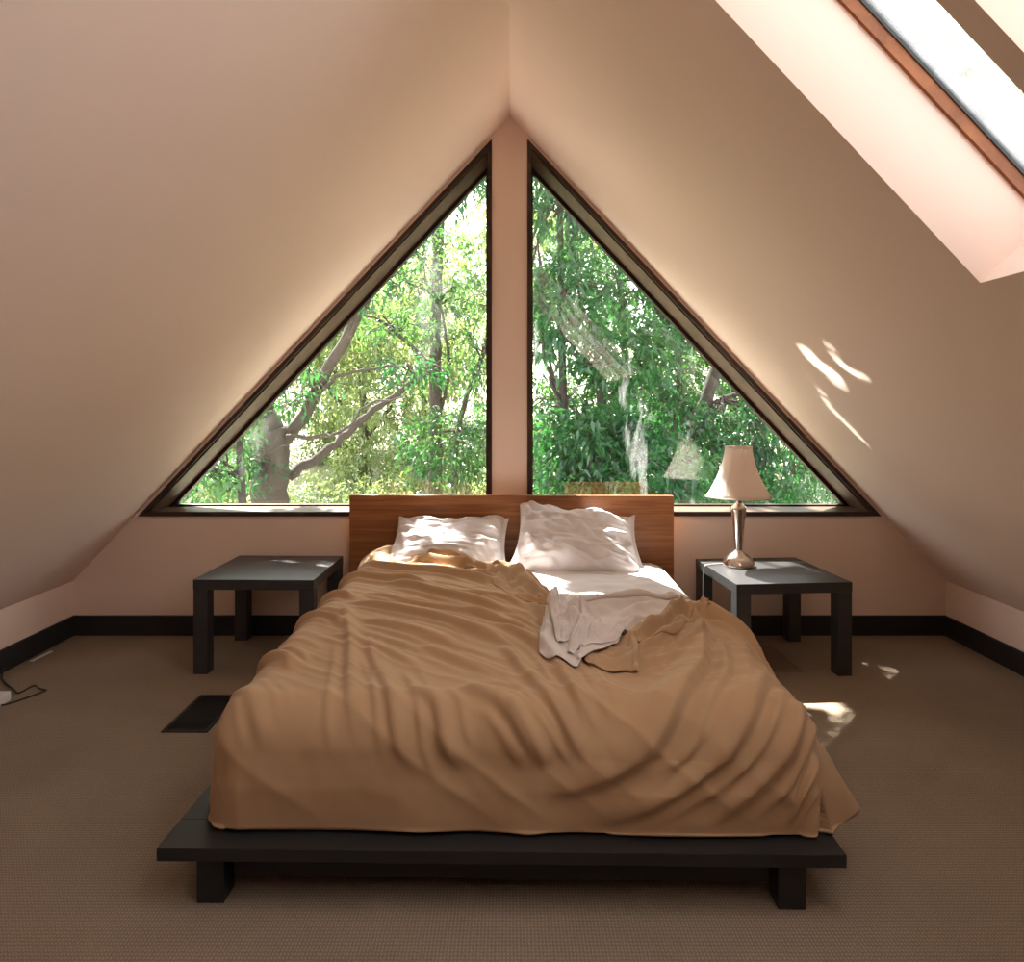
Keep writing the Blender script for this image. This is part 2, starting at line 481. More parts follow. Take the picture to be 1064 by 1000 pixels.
for ins, z in prof:
    rings.append([bm.verts.new((*rr_point(i / nper, ins), z)) for i in range(nper)])
for a, b in zip(rings, rings[1:]):
    for i in range(nper): bm.faces.new((a[i], a[(i + 1) % nper], b[(i + 1) % nper], b[i]))
bm.faces.new(rings[0])
side = from_bm('mattress_body', bm, M_white, mt, smooth=True)
# top of the fitted sheet: its own slightly rumpled surface
ia = .074
xs_ = np.linspace(XL + ia, XR - ia, 150); ys_ = np.linspace(YF + ia, YR - ia, 180)
X, Y = np.meshgrid(xs_, ys_, indexing='ij')
edge_m = np.minimum.reduce([X - XL - ia, XR - ia - X, Y - YF - ia, YR - ia - Y])
def sheet_wr(X, Y):
    w = .009 * nz(X * 4 + Y * 1.5, Y * 14 - X * 3) + .006 * nz(X * 9 + 7, Y * 26) + .003 * nz(X * 16, Y * 12 + X * 20)
    return w
Z = ZM + np.clip(edge_m / .06, 0, 1) * (.006 + sheet_wr(X, Y))
np_mesh('fitted_sheet', np.stack([X, Y, Z], -1).reshape(-1, 3), grid_faces(150, 180), M_white, mt)

# ---- blanket
n1, n2, n3 = Noise(11), Noise(12), Noise(13)
EDGE = np.array([(-1.3, 1.93), (-.95, 1.96), (-.80, 2.03), (-.70, 2.055), (-.60, 2.02), (-.48, 1.93), (-.32, 1.845), (-.144, 1.775), (-.03, 1.69), (.05, 1.58), (.11, 1.42), (.165, 1.18), (.22, .98), (.296, .80), (.36, .70), (.43, .67), (.51, .74), (.587, .86), (.668, .985), (.76, 1.05), (.85, 1.02), (1.0, .96), (1.3, .92)])
def edge_b(a): return np.interp(a, EDGE[:, 0], EDGE[:, 1])
RX, RF = .085, .11                         # rounding at the sides and front
ZC = ZM + .022                             # top level of the blanket
xi0, xi1, yi = XL - .018 + RX, XR + .018 - RX, YF - .022 + RF
def prof_e(e, r):
    t = np.clip(e / r, 0, math.pi / 2); hor = r * np.sin(t); dr = r * (1 - np.cos(t)); ex = np.maximum(e - r * math.pi / 2, 0)
    return hor, dr, ex
EM = .085 * 1.571 + .215
# folds: (points in cloth coordinates, height, width head side, width foot side)
FOLDS = [
 ([(-.70, 1.10), (-.40, .95), (-.15, .75), (.10, .49)], .020, .085, .030),
 ([(-.60, 1.47), (-.29, 1.25), (-.08, 1.04), (.06, .94)], .020, .07, .028),
 ([(-.66, 1.29), (-.40, 1.12), (-.10, .92), (.10, .78)], .013, .05, .022),
 ([(-.669, 1.09), (-.526, .61), (-.443, .263), (-.399, .109), (-.35, .0)], .012, .055, .022),
 ([(-.48, .61), (-.312, .184), (-.263, .045), (-.19, -.04)], .012, .06, .024),
 ([(-.284, .216), (-.183, .156), (-.14, .045), (-.09, -.02)], .012, .055, .024),
 ([(-.144, .23), (-.011, .156), (.07, .062), (.12, -.01)], .015, .06, .026),
 ([(-.10, .83), (.115, .56), (.182, .295), (.23, .08), (.252, .03)], .018, .065, .026),
 ([(-.02, .60), (.08, .30), (.134, .163), (.214, .034), (.27, -.02)], .015, .05, .024),
 ([(.0, .17), (.086, .069), (.13, -.02)], .012, .05, .022),
 ([(.73, .93), (.66, .60), (.596, .355), (.47, .14), (.35, .02), (.20, -.05), (.05, -.09)], .026, .10, .038),
 ([(.80, .40), (.72, .20), (.60, .05), (.45, -.06), (.317, -.133), (.15, -.19)], .020, .075, .032),
 ([(.85, .20), (.756, .052), (.609, -.094), (.53, -.18)], .015, .05, .026),
 ([(.90, .05), (.82, -.06), (.74, -.17)], .012, .04, .022),
 ([(-.90, .95), (-.79, .93), (-.66, .86), (-.56, .74)], .016, .05, .024),
 ([(-.93, .55), (-.80, .52), (-.70, .46), (-.64, .36)], .014, .05, .024),
 ([(-.95, 1.25), (-.76, 1.22), (-.60, 1.12)], .018, .055, .026),
 ([(-.92, 1.60), (-.74, 1.58), (-.50, 1.46), (-.30, 1.40)], .020, .06, .028),
 ([(-.80, 1.86), (-.60, 1.72), (-.35, 1.60), (-.10, 1.44), (.04, 1.26)], .022, .05, .03),
 ([(-.55, 1.88), (-.34, 1.72), (-.12, 1.60), (.02, 1.42), (.09, 1.16)], .030, .045, .026),
 ([(-.42, 1.40), (-.22, 1.24), (-.02, 1.12), (.12, .95)], .014, .04, .022),
 ([(.08, 1.10), (.15, .85), (.24, .62), (.36, .48)], .020, .05, .026),
 ([(.44, .63), (.50, .66), (.58, .77), (.66, .93)], .032, .05, .026),
 ([(.40, .50), (.50, .57), (.60, .70), (.69, .90)], .024, .045, .024),
 ([(.46, .44), (.58, .53), (.67, .66), (.74, .88)], .022, .045, .024),
 ([(.60, .80), (.66, .92), (.69, 1.02)], .020, .03, .02),
 ([(.76, 1.04), (.80, .95), (.86, .84)], .020, .03, .02),
 ([(-.12, 1.70), (.02, 1.48), (.10, 1.22), (.16, 1.0)], .022, .03, .018),
 ([(-.30, 1.72), (-.10, 1.52), (.03, 1.30)], .016, .03, .018),
 ([(-.62, .70), (-.38, .52), (-.22, .34)], .010, .05, .022),
 ([(-.20, 1.00), (.02, .80), (.13, .62)], .014, .04, .020),
 ([(.70, 1.00), (.80, .88), (.90, .70), (.94, .50)], .030, .06, .032),
 ([(.30, .36), (.45, .40), (.60, .52)], .014, .06, .026),
 ([(-.30, .60), (-.10, .40), (.0, .30)], .009, .07, .03),
 ([(-.55, .85), (-.30, .70), (-.12, .52)], .010, .06, .028),
 ([(-.85, .30), (-.72, .20), (-.60, .02)], .008, .06, .03),
]
def fold_height(A, B):
    H = np.zeros_like(A)
    full = []
    rs = np.random.RandomState(77)
    for pts, h, w1, w2 in FOLDS:
        full.append((smooth_path(pts, 22), h, w1, w2))
        for off, k in ((.062, .42), (-.050, .36), (.115, .25)):   # fainter creases running alongside
            P = smooth_path(pts, 22); T = np.gradient(P, axis=0); T /= np.linalg.norm(T, axis=1)[:, None]
            Q = P + np.stack([-T[:, 1], T[:, 0]], 1) * (off * rs.uniform(.75, 1.25) + np.linspace(-.02, .02, 22) * rs.uniform(-1, 1))[:, None]
            a = rs.randint(0, 6); full.append((Q[a:a + 16], h * k, w1 * .5, w2 * .7))
    for P, h, w1, w2 in full:
        best = np.full(A.shape, 9.0); sgn = np.zeros_like(A); tt = np.zeros_like(A)
        Ls = np.concatenate([[0], np.cumsum(np.hypot(*np.diff(P, axis=0).T))]); Lt = Ls[-1]
        for i in range(len(P) - 1):
            p, q = P[i], P[i + 1]; d = q - p; l2 = d @ d
            t = np.clip(((A - p[0]) * d[0] + (B - p[1]) * d[1]) / l2, 0, 1)
            dx, dy = A - p[0] - t * d[0], B - p[1] - t * d[1]; ds = np.hypot(dx, dy)
            k = ds < best
            best = np.where(k, ds, best); sgn = np.where(k, d[0] * dy - d[1] * dx, sgn)
            tt = np.where(k, (Ls[i] + t * math.sqrt(l2)) / Lt, tt)
        # which side is nearer the head of the bed
        side = np.sign(P[-1][0] - P[0][0]) or 1
        head = (sgn * side) > 0
        w = np.where(head, w1, w2)
        env = np.clip(np.minimum(tt / .22, (1 - tt) / .28), 0, 1); env = env * env * (3 - 2 * env)
        H += (1.75 * h * env * np.exp(-(best / (w * .60)) ** 2)) ** 1.7
    return H ** (1 / 1.7)

def blanket_base(A, B):
    """cloth coordinates -> point and unit normal of the smooth drape"""
    dl = np.where(A < xi0, xi0 - A, np.where(A > xi1, A - xi1, 0)); sg = np.where(A < xi0, -1.0, 1.0)
    df = np.maximum(yi - B, 0)
    e = (dl ** 3 + df ** 3) ** (1 / 3); nrm = np.hypot(dl, df) + 1e-9
    nx, ny = sg * dl / nrm, -df / nrm
    r = RX + (RF - RX) * (df / nrm)
    hor, dr, ex = prof_e(e, r)
    ang = np.arctan2(ny, nx)
    s = np.where(df > dl, A * 9, B * 8 + 3)
    corner = np.clip(2 * np.minimum(dl, df) / (dl + df + 1e-6), 0, 1)
    und = .5 + .5 * np.sin(s * 1.7 + 1.5 * np.sin(s * .63) + 2.5 * corner)
    lat = dl / (nrm)                       # 1 on the sides, 0 on the front
    sidef = np.where(sg < 0, .02 + .34 * np.exp(-((B - .42) / .22) ** 2), .10 + .42 * np.exp(-((B - .20) / .16) ** 2))
    hor = hor + ex * (.05 * (1 - lat) + sidef * lat) + ex * und * (.08 * (1 - lat) + (.08 + .08 * (sg > 0)) * lat)
    z = ZC - dr - ex
    cx = np.clip(A, xi0, xi1); cy = np.maximum(B, yi)
    flo = .168 + .006 * und
    z = np.where(z < flo, flo + .15 * (z - flo) * 0, z)
    return np.stack([cx + nx * hor, cy + ny * hor, z], -1), e

def blanket_height(A, B):
    H = fold_height(A, B)
    H += .012 + .010 * n1(A * 3.1, B * 2.6)
    q = n2(A * 2.2 + B * 3.2, B * 7.5 + A * 5.5); q2 = n3(A * 4 + B * 5 + 9, B * 15 + A * 11)
    H += .007 * (1 - np.abs(q)) ** 3 + .005 * (1 - np.abs(q2)) ** 4 * sstep(.0, .5, B) + .0012 * n3(A * 30, B * 24)
    # heap beside the left pillow, bunched turned-back edge
    H += .060 * np.exp(-(((A + .63) / .15) ** 2 + ((B - 1.97) / .15) ** 2))
    H += .012 * np.exp(-(((A + .30) / .18) ** 2 + ((B - 1.80) / .10) ** 2))
    tau = edge_b(A) - B
    tn = tau * np.where((A > -.02) & (A < .35), .55, .8)
    H += (.010 + .016 * n1(A * 8 + B * 5, 4.2)) * np.exp(-((tn - .05) / .03) ** 2) * sstep(-1.0, -.7, A)
    return H

NA, NB, NR = 300, 300, 9
a0, a1, b0 = xi0 - EM, xi1 + EM, yi - (RF * 1.571 + .20)
sa = np.linspace(a0, a1, NA)
rows = np.linspace(0, 1, NB) ** .9
A = np.repeat(sa[:, None], NB, 1)
EB = edge_b(A)
B = b0 + (EB - b0) * rows[None, :]
P0, E0 = blanket_base(A, B)
H = blanket_height(A, B)
def normals(P):
    du = np.gradient(P, axis=0); dv = np.gradient(P, axis=1)
    n = np.cross(du, dv); return n / (np.linalg.norm(n, axis=-1, keepdims=True) + 1e-9)
Nn = normals(P0)
hem = np.clip((EM + .01 - E0) / .10, 0, 1)
P1 = P0 + Nn * (H * hem)[..., None]
P1[..., 2] = np.maximum(P1[..., 2], .1665)
# turned-under rim along the head edge
rim = []
last, prev = P1[:, -1], P1[:, -6]
dirv = last - prev; dirv[:, 2] = 0; dirv /= np.linalg.norm(dirv, axis=1)[:, None] + 1e-9
nl = Nn[:, -1]
hgt = np.maximum((P1[:, -1] - P0[:, -1]) @ np.array([0, 0, 1.0]), .0) + .016
for k in range(1, NR + 1):
    t = k / NR * math.pi
    rr = np.minimum(hgt * .5, .03)[:, None]
    rim.append(last + dirv * rr * math.sin(t) - nl * rr * (1 - math.cos(t)))
P1 = np.concatenate([P1, np.stack(rim, 1)], 1)
blanket_H = P1
bl = np_mesh('blanket', P1.reshape(-1, 3), grid_faces(NA, NB + NR), M_blanket, loc=(BX, BY, 0), rot=(0, 0, BR))
tag(bl, 'rumpled tan blanket spread over the bed and hanging to the platform', 'blanket')
so = bl.modifiers.new('thick', 'SOLIDIFY'); so.thickness = .006; so.offset = -1
# turned-over corner flap with a stitched hem
def patch(corners4, n, m, zfun):
    """bilinear/coons patch from four boundary polylines u0(v0->1) etc. in plan"""
    lo, hi, le, ri = corners4
    u = np.linspace(0, 1, n); v = np.linspace(0, 1, m)
    ev = lambda p, t: np.stack([np.interp(t, np.linspace(0, 1, len(p)), np.array(p)[:, i]) for i in (0, 1)], -1)
    l, h = ev(smooth_path(lo, 60), u), ev(smooth_path(hi, 60), u); a, b = ev(smooth_path(le, 60), v), ev(smooth_path(ri, 60), v)
    U, V = u[:, None, None], v[None, :, None]
    S = (1 - V) * l[:, None] + V * h[:, None] + (1 - U) * a[None] + U * b[None]
    S = S - ((1 - U) * (1 - V) * l[0] + U * (1 - V) * l[-1] + (1 - U) * V * h[0] + U * V * h[-1])
    return S
def surf_h(A, B, ml=None):
    """height of what lies under the top sheet (blanket where it reaches, else mattress)"""
    hb = ZC + blanket_height(A, B); m = sstep(-.015, .02, edge_b(A) - B)
    return np.maximum(m * hb + (1 - m) * (ZM + .014), ZM + .014)
S = patch(([(.25, .40), (.33, .335), (.40, .315)], [(.29, .56), (.35, .585), (.43, .60)], [(.25, .40), (.27, .48), (.29, .56)], [(.40, .315), (.425, .46), (.43, .60)]), 40, 50, None)
A_, B_ = S[..., 0], S[..., 1]
Uf, Vf = np.meshgrid(np.linspace(0, 1, 40), np.linspace(0, 1, 50), indexing='ij')
Zf = surf_h(A_, B_) + .008 + .014 * np.sin(np.pi * Vf) * Uf ** 1.5 + .012 * np.exp(-((Uf - .96) / .05) ** 2) + .006 * n2(A_ * 20, B_ * 14)
FLAP = np.stack([A_, B_, Zf], -1)
fl = np_mesh('corner_flap', np.stack([A_, B_, Zf], -1).reshape(-1, 3), grid_faces(40, 50), M_blanket, bl)
so = fl.modifiers.new('thick', 'SOLIDIFY'); so.thickness = .005; so.offset = 1

# the bunched, turned-back border of the blanket
def foldback(name, pts, w0, rho0, seed, wr, m_=None, par_=None, zf=None, thick=.005):
    ns, nt = 150, 46
    P = smooth_path(pts, ns); T = np.gradient(P, axis=0); T /= np.linalg.norm(T, axis=1)[:, None]
    for _ in range(12): T[1:-1] = (T[:-2] + T[1:-1] + T[2:]) / 3
    T /= np.linalg.norm(T, axis=1)[:, None]; Nl = np.stack([-T[:, 1], T[:, 0]], 1)
    q1, q2 = Noise(seed), Noise(seed + 1)
    s_ = np.concatenate([[0], np.cumsum(np.hypot(*np.diff(P, axis=0).T))]); env = np.clip(np.minimum(s_ / .10, (s_[-1] - s_) / .10), 0, 1); env = env * env * (3 - 2 * env)
    rho = (rho0 + rho0 * .55 * q1(s_ * 7, 1.5)) * (.35 + .65 * env); w = (w0 + w0 * .45 * q2(s_ * 6, 2.5)) * (.4 + .6 * env)
    t = np.linspace(0, 1, nt)[None, :]; k = .42
    th = R(-85) + np.clip(t / k, 0, 1) * R(175); u = np.clip((t - k) / (1 - k), 0, 1)
    rr = rho[:, None]; o = np.where(t < k, -rr + rr * np.cos(th), -rr - u * (w[:, None] - rr)) + .012 * env[:, None] * q1(s_[:, None] * 5, 6)
    h = np.where(t < k, rr + rr * np.sin(th), 2 * rr * (1 - u) ** 1.3 + .004)
    S_ = s_[:, None] + 0 * t
    h = h + env[:, None] * (wr * (.7 * np.sin(2 * np.pi * u * 1.6 + 3 * q2(S_ * 4, 3.3)) * np.sin(np.pi * u) + q1(S_ * 16 + u * 4, u * 5) * (.3 + u * (1 - u) * 3)) * np.clip((t - .2) / .3, 0, 1))
    A_, B_ = P[:, :1] + Nl[:, :1] * o, P[:, 1:] + Nl[:, 1:] * o
    Zb = zf(A_, B_) if zf else surf_h(A_, B_)
    if zf is None: Zb = np.where(t < k, np.maximum(Zb[:, -1:] * 0 + ZM + .016, np.minimum(Zb, Zb[:, nt // 2:nt // 2 + 1])), Zb)
    Z = Zb + np.maximum(h, .003)
    fb = np_mesh(name, np.stack([A_, B_, Z], -1).reshape(-1, 3), grid_faces(ns, nt), m_ or M_blanket, par_ or bl)
    m = fb.modifiers.new('thick', 'SOLIDIFY'); m.thickness = thick; m.offset = 1
foldback('turned_back_border', [(-.50, 1.965), (-.42, 1.91), (-.32, 1.85), (-.144, 1.78), (-.03, 1.69), (.05, 1.57), (.11, 1.41), (.165, 1.18), (.20, 1.05)], .15, .021, 61, .012)
foldback('turned_back_border', [(.35, .69), (.40, .675), (.47, .70), (.545, .80), (.61, .90), (.675, 1.0), (.74, 1.055), (.80, 1.05), (.85, 1.02)], .11, .018, 67, .011)

# ---- top sheet, bunched over the blanket edge
S = patch(([(.115, .47), (.16, .38), (.215, .345), (.25, .40), (.36, .52), (.44, .69), (.54, .80), (.64, .98)],
           [(.12, 1.30), (.25, 1.36), (.40, 1.36), (.55, 1.34), (.68, 1.30), (.80, 1.22)],
           [(.115, .47), (.125, .69), (.165, .98), (.155, 1.15), (.12, 1.30)],
           [(.64, .98), (.70, 1.06), (.76, 1.14), (.80, 1.22)]), 130, 130, None)
A_, B_ = S[..., 0], S[..., 1]
U, V = np.meshgrid(np.linspace(0, 1, 130), np.linspace(0, 1, 130), indexing='ij')
base = surf_h(A_, B_)
Fp = FLAP[::2, ::2].reshape(-1, 3); af, bf = A_.ravel(), B_.ravel(); bz = base.ravel().copy()
for i0 in range(0, len(af), 2000):
    k = slice(i0, i0 + 2000)
    dd = np.hypot(af[k, None] - Fp[:, 0], bf[k, None] - Fp[:, 1])
    bz[k] = np.maximum(bz[k], np.where(dd < .02, Fp[:, 2] + .004, 0).max(1))
base = bz.reshape(base.shape)
# soften what shows through
base0 = base.copy()
for _ in range(10):
    base[1:-1, 1:-1] = .25 * (base[2:, 1:-1] + base[:-2, 1:-1] + base[1:-1, 2:] + base[1:-1, :-2])
base = np.maximum(base, base0)
n4, n5 = Noise(21), Noise(22)
ds = np.minimum.reduce([U * .6, (1 - U) * .8, V * .8])      # distance from the loose rim
loose = sstep(1.0, .55, V)
fw = .009 * n4(A_ * 4 + B_ * 5, B_ * 13 - A_ * 5) + .006 * n5(A_ * 6 + B_ * 4, B_ * 22 + A_ * 6) + .0015 * n4(A_ * 30, B_ * 26)
def gz(pts, h, w):
    P = smooth_path(pts, 96); dd = np.hypot(A_[..., None] - P[:, 0], B_[..., None] - P[:, 1]); k = np.argmin(dd, -1); d = np.min(dd, -1)
    e = np.clip(np.minimum(k, 95 - k) / 32.0, 0, 1)
    return 1.35 * h * (.15 + .85 * e * e * (3 - 2 * e)) * np.exp(-(d / (w * 1.0)) ** 2)
fz = gz([(.14, .56), (.155, .75), (.185, .95), (.20, 1.12)], .024, .026) + gz([(.20, .48), (.235, .64), (.26, .82), (.245, 1.0)], .022, .024)
fz += gz([(.17, .60), (.205, .78), (.215, .94)], -.020, .018)
fz += gz([(.14, .62), (.20, .66), (.26, .62), (.32, .66)], .018, .022) + gz([(.15, .80), (.22, .86), (.30, .80), (.38, .84)], .022, .024) + gz([(.17, 1.0), (.26, .96), (.36, 1.0), (.46, .94)], .024, .026)
fz += gz([(.20, .52), (.27, .54), (.34, .60)], .018, .020) + gz([(.28, .70), (.36, .74), (.44, .82), (.52, .94)], .024, .026)
fz += gz([(.24, 1.10), (.40, 1.05), (.56, 1.10), (.70, 1.16)], .026, .026) + gz([(.22, 1.20), (.40, 1.18), (.58, 1.22)], .018, .024)
fz += gz([(.42, .92), (.52, 1.0), (.62, 1.10)], .022, .026)
Zs = base + .008 + np.maximum(fw + .008, 0) * np.clip(.4 + loose, 0, 1) + fz
Zs = np.maximum(Zs, base + .006)
# rim lies down on what is below it
rimk = sstep(0, .05, np.minimum.reduce([U, 1 - U, V]))
Zs = base * 1 + .007 + (Zs - base - .007) * (.35 + .65 * rimk)
Zs = np.where(V > .86, Zs * (1 - sstep(.86, 1, V)) + (ZM + .0105 + sheet_wr(A_, B_)) * sstep(.86, 1, V), Zs)
ts = np_mesh('top_sheet', np.stack([A_, B_, Zs], -1).reshape(-1, 3), grid_faces(130, 130), M_cream, loc=(BX, BY, 0), rot=(0, 0, BR))
tag(ts, 'crumpled cream top sheet bunched over the turned-back edge of the tan blanket', 'sheet')
so = ts.modifiers.new('thick', 'SOLIDIFY'); so.thickness = .002; so.offset = 1

# rolled, twisted borders of the top sheet
SP = np.stack([A_, B_, Zs], -1)[::2, ::2].reshape(-1, 3)
def sheet_z(a, b):
    out = np.empty(a.size); af, bf = a.ravel(), b.ravel()
    for i0 in range(0, a.size, 1500):
        k = slice(i0, i0 + 1500); d = (af[k, None] - SP[:, 0]) ** 2 + (bf[k, None] - SP[:, 1]) ** 2
        w_ = 1 / (d + 4e-5) ** 2; out[k] = (w_ * SP[:, 2]).sum(1) / w_.sum(1)
    return out.reshape(a.shape) + .002
def sheet_roll(pts, w, rho, seed, wr): foldback('rolled_border', pts, w, rho, seed, wr, M_cream, ts, sheet_z, .002)
sheet_roll([(.27, 1.24), (.20, 1.14), (.175, .98), (.15, .80), (.155, .62), (.175, .50)][::-1], .085, .016, 71, .010)
sheet_roll([(.20, .44), (.235, .58), (.265, .74), (.262, .90), (.235, 1.02)], .065, .015, 75, .009)
sheet_roll([(.24, .46), (.32, .58), (.40, .70), (.47, .82), (.56, .94)], .060, .011, 79, .008)
sheet_roll([(.76, 1.20), (.62, 1.13), (.48, 1.06), (.36, 1.06), (.27, 1.10)], .070, .012, 83, .009)

# ---- pillows
def pillow(name, label, w, h, th, seed, loc, rot, flap, sag, wr, taper=0.0, peak=(0, 0)):
    n, m = 110, 80
    u = np.linspace(-1, 1, n); v = np.linspace(-1, 1, m)
    U, V = np.meshgrid(u, v, indexing='ij')
    nz1, nz2 = Noise(seed), Noise(seed + 1)
    uu = np.where(U * flap > 0, np.clip(np.abs(U) / .90, 0, 1), np.abs(U))      # the case is empty near its open end
    T = (np.clip(1 - uu ** 3.2, 0, 1) * np.clip(1 - np.abs(V) ** 3.0, 0, 1)) ** .55
    shapeX = U * (w / 2) * (1 - .07 * (1 - np.abs(U)) * 0 - .05 * (V ** 2) * 0)
    pin = 1 - .11 * np.cos(V * math.pi / 2) ** .7 * np.abs(U) ** 4
    X = U * w / 2 * pin
    Y = V * h / 2 * (1 - .13 * np.cos(U * math.pi / 2) ** .7 * np.abs(V) ** 4)
    Y = Y + .022 * nz1(U * 2.4 + 3, V * 0 + 5 + np.sign(V)) * np.abs(V) + .012 * nz2(U * 5, V * 2) * np.abs(V) ** 2
    X = X * (1 - taper * V)
    Y = Y + (V > 0) * V ** 2 * (peak[0] * np.exp(-((U + .85) / .3) ** 2) + peak[1] * np.exp(-((U - .85) / .3) ** 2))
    fat = th / 2 * T * (1 - sag * V)
    wk = 1.25 * wr * (.55 * nz1(U * 3.0 + V * 2.2, V * 2 - U * 1.0) + .45 * nz2(U * 9 + V * 4, V * 3 + 2) + .25 * nz1(U * 4, V * 14))
    # creases fanning from the ends
    for e in (-1, 1):
        rr = np.hypot(U - e, (V - .2) * .7); th_ = np.arctan2((V - .2) * .7, (e - U) * e + .15)
        wk = wk + wr * .55 * np.sin(th_ * 11 + seed) * np.exp(-(rr / .55) ** 2)
    zt = fat + wk * np.clip(T * 1.4, 0, 1) + .004 * nz2(U * 6, V * 6) * (1 - T)
    zb = -fat * .8 + .3 * wk * T
    top = np.stack([X, Y, zt], -1).reshape(-1, 3); bot = np.stack([X, Y, np.minimum(zb, zt - .003)], -1).reshape(-1, 3)
    f1 = grid_faces(n, m); f2 = grid_faces(n, m, n * m, True)
    idx = np.arange(n * m).reshape(n, m)
    border = np.concatenate([idx[:, 0], idx[-1, 1:], idx[-2::-1, -1], idx[0, -2:0:-1]])
    nx_ = np.roll(border, -1); st = np.stack([border, border + n * m, nx_ + n * m, nx_], 1)
    o = np_mesh(name, np.concatenate([top, bot]), np.concatenate([f1, f2, st]), M_white, loc=loc, rot=rot)
    tag(o, label, 'pillow', 'pillows at the head of the bed')
    return o
def bp(x, y, z): return tuple(BM @ Vector((x, y, z)))
pillow('pillow', 'white pillow slumped against the headboard behind the tan blanket', .66, .44, .17, 31, bp(-.325, 1.985, .555), (R(38), R(2), BR + R(-2)), 1, .30, .022, .05, (-.04, .02))
pillow('pillow', 'white pillow propped higher against the headboard on the bare sheet', .70, .46, .18, 47, bp(.355, 1.985, .580), (R(42), R(4.5), BR + R(1)), 1, .28, .034, .07, (.035, -.015))

# ------------------------------------------------------------------ side tables
def side_table(loc, rz, w, d, h, label):
    t = empty('side_table', loc, rz); tag(t, label, 'side table', 'square black side tables')
    bm = bmesh.new(); box2(bm, -w / 2, w / 2, -d / 2, d / 2, h - .05, h, .003); from_bm('tabletop', bm, M_dark, t)
    for sx in (-1, 1):
        for sy in (-1, 1):
            bm = bmesh.new(); x, y = sx * (w / 2 - .036), sy * (d / 2 - .036)
            box2(bm, x - .035, x + .035, y - .035, y + .035, 0, h - .0505, .003); from_bm('leg', bm, M_dark, t)
    return t
side_table((-1.229, 3.735, 0), R(-1), .585, .57, .457, 'square black side table with an empty top left of the bed')
side_table((1.335, 3.70, 0), R(4.4), .57, .58, .45, 'square black side table with the lamp standing on it')

# ------------------------------------------------------------------ lamp
lamp = empty('table_lamp', (1.21, 3.79, .45)); tag(lamp, 'table lamp with a cream bell shade and tapered nickel stem', 'lamp')
bm = bmesh.new()
r = lathe(bm, [(.0, 0), (.080, 0), (.083, .003), (.083, .009), (.0805, .020), (.074, .035), (.064, .049), (.050, .061), (.036, .070), (.025, .078), (.019, .086)])
from_bm('base', bm, M_steel, lamp, smooth=True)
bm = bmesh.new()
lathe(bm, [(.019, .086), (.020, .10), (.0225, .13), (.0275, .18), (.0325, .23), (.0375, .28), (.040, .299), (.040, .306), (.034, .316), (.025, .324), (.019, .332), (.018, .340), (.024, .346), (.034, .354), (.036, .358), (.032, .362), (.014, .364), (.013, .40), (0, .40)])
from_bm('stem', bm, M_steel, lamp, smooth=True)
bm = bmesh.new(); lathe(bm, [(.015, .40), (.016, .405), (.016, .44), (.011, .446), (0, .446)], 24); from_bm('socket', bm, M_cordw, lamp, smooth=True)
bm = bmesh.new(); lathe(bm, [(0, .446), (.012, .447), (.013, .46), (.022, .49), (.027, .515), (.022, .54), (.010, .553), (0, .555)], 24); from_bm('bulb', bm, M_cordw, lamp, smooth=True)
def shade_mod(t, z):
    k = (t / (2 * math.pi) * 8) % 1
    return 1 - .035 * (math.sin(math.pi * k)) ** 1 + .012 * math.exp(-(min(k, 1 - k) / .06) ** 2)
z0, z1 = .368, .628
prf = []
for i in range(19):
    q = i / 18; z = z0 + (z1 - z0) * q
    rad = .070 + (.170 - .070) * ((1 - q) ** 1.9 * .8 + (1 - q) * .2)
    prf.append((rad, z))
bm = bmesh.new(); lathe(bm, prf, 96, mod=shade_mod)
sh = from_bm('lamp_shade', bm, M_shade, lamp, smooth=True)
so = sh.modifiers.new('thick', 'SOLIDIFY'); so.thickness = .0016; so.offset = 0
for rad, z in ((.1715, z0), (.0715, z1)):
    bm = bmesh.new()
    lathe(bm, [(rad - .001, z - .003), (rad + .0018, z - .003), (rad + .0018, z + .004), (rad - .001, z + .004), (rad - .001, z - .003)], 96, mod=shade_mod)
    from_bm('shade_binding', bm, M_shade, sh, smooth=True)
par = []
for a in (0, math.pi):
    path = smooth_path([(.012 * math.cos(a), .012 * math.sin(a), .41), (.04 * math.cos(a), 0, .45), (.045 * math.cos(a), 0, .53), (.02 * math.cos(a), 0, .60), (0, 0, .617)], 20)
    par.append(tube_arrays(path, .0016, 6))
for a in (0, 2 * math.pi / 3, 4 * math.pi / 3):
    par.append(tube_arrays([(0, 0, .617), (.035 * math.cos(a), .035 * math.sin(a), .62), (.069 * math.cos(a), .069 * math.sin(a), z1)], .0015, 6))
co, f = merge(par); np_mesh('harp', co, f, M_steel, lamp)
bm = bmesh.new(); lathe(bm, [(0, .595), (.006, .597), (.006, .603), (.009, .610), (.010, .617), (.006, .624), (0, .626)], 20); from_bm('finial', bm, M_steel, lamp, smooth=True)
path = smooth_path([(-.07, .03, .005), (-.12, .02, .005), (-.165, -.005, .006), (-.186, -.02, .0), (-.192, -.02, -.05), (-.188, .0, -.20), (-.175, .06, -.36), (-.17, .16, -.44), (-.17, .235, -.446)], 60)
co, f = tube_arrays(path, .003, 8); np_mesh('cord', co, f, M_cordw, lamp)

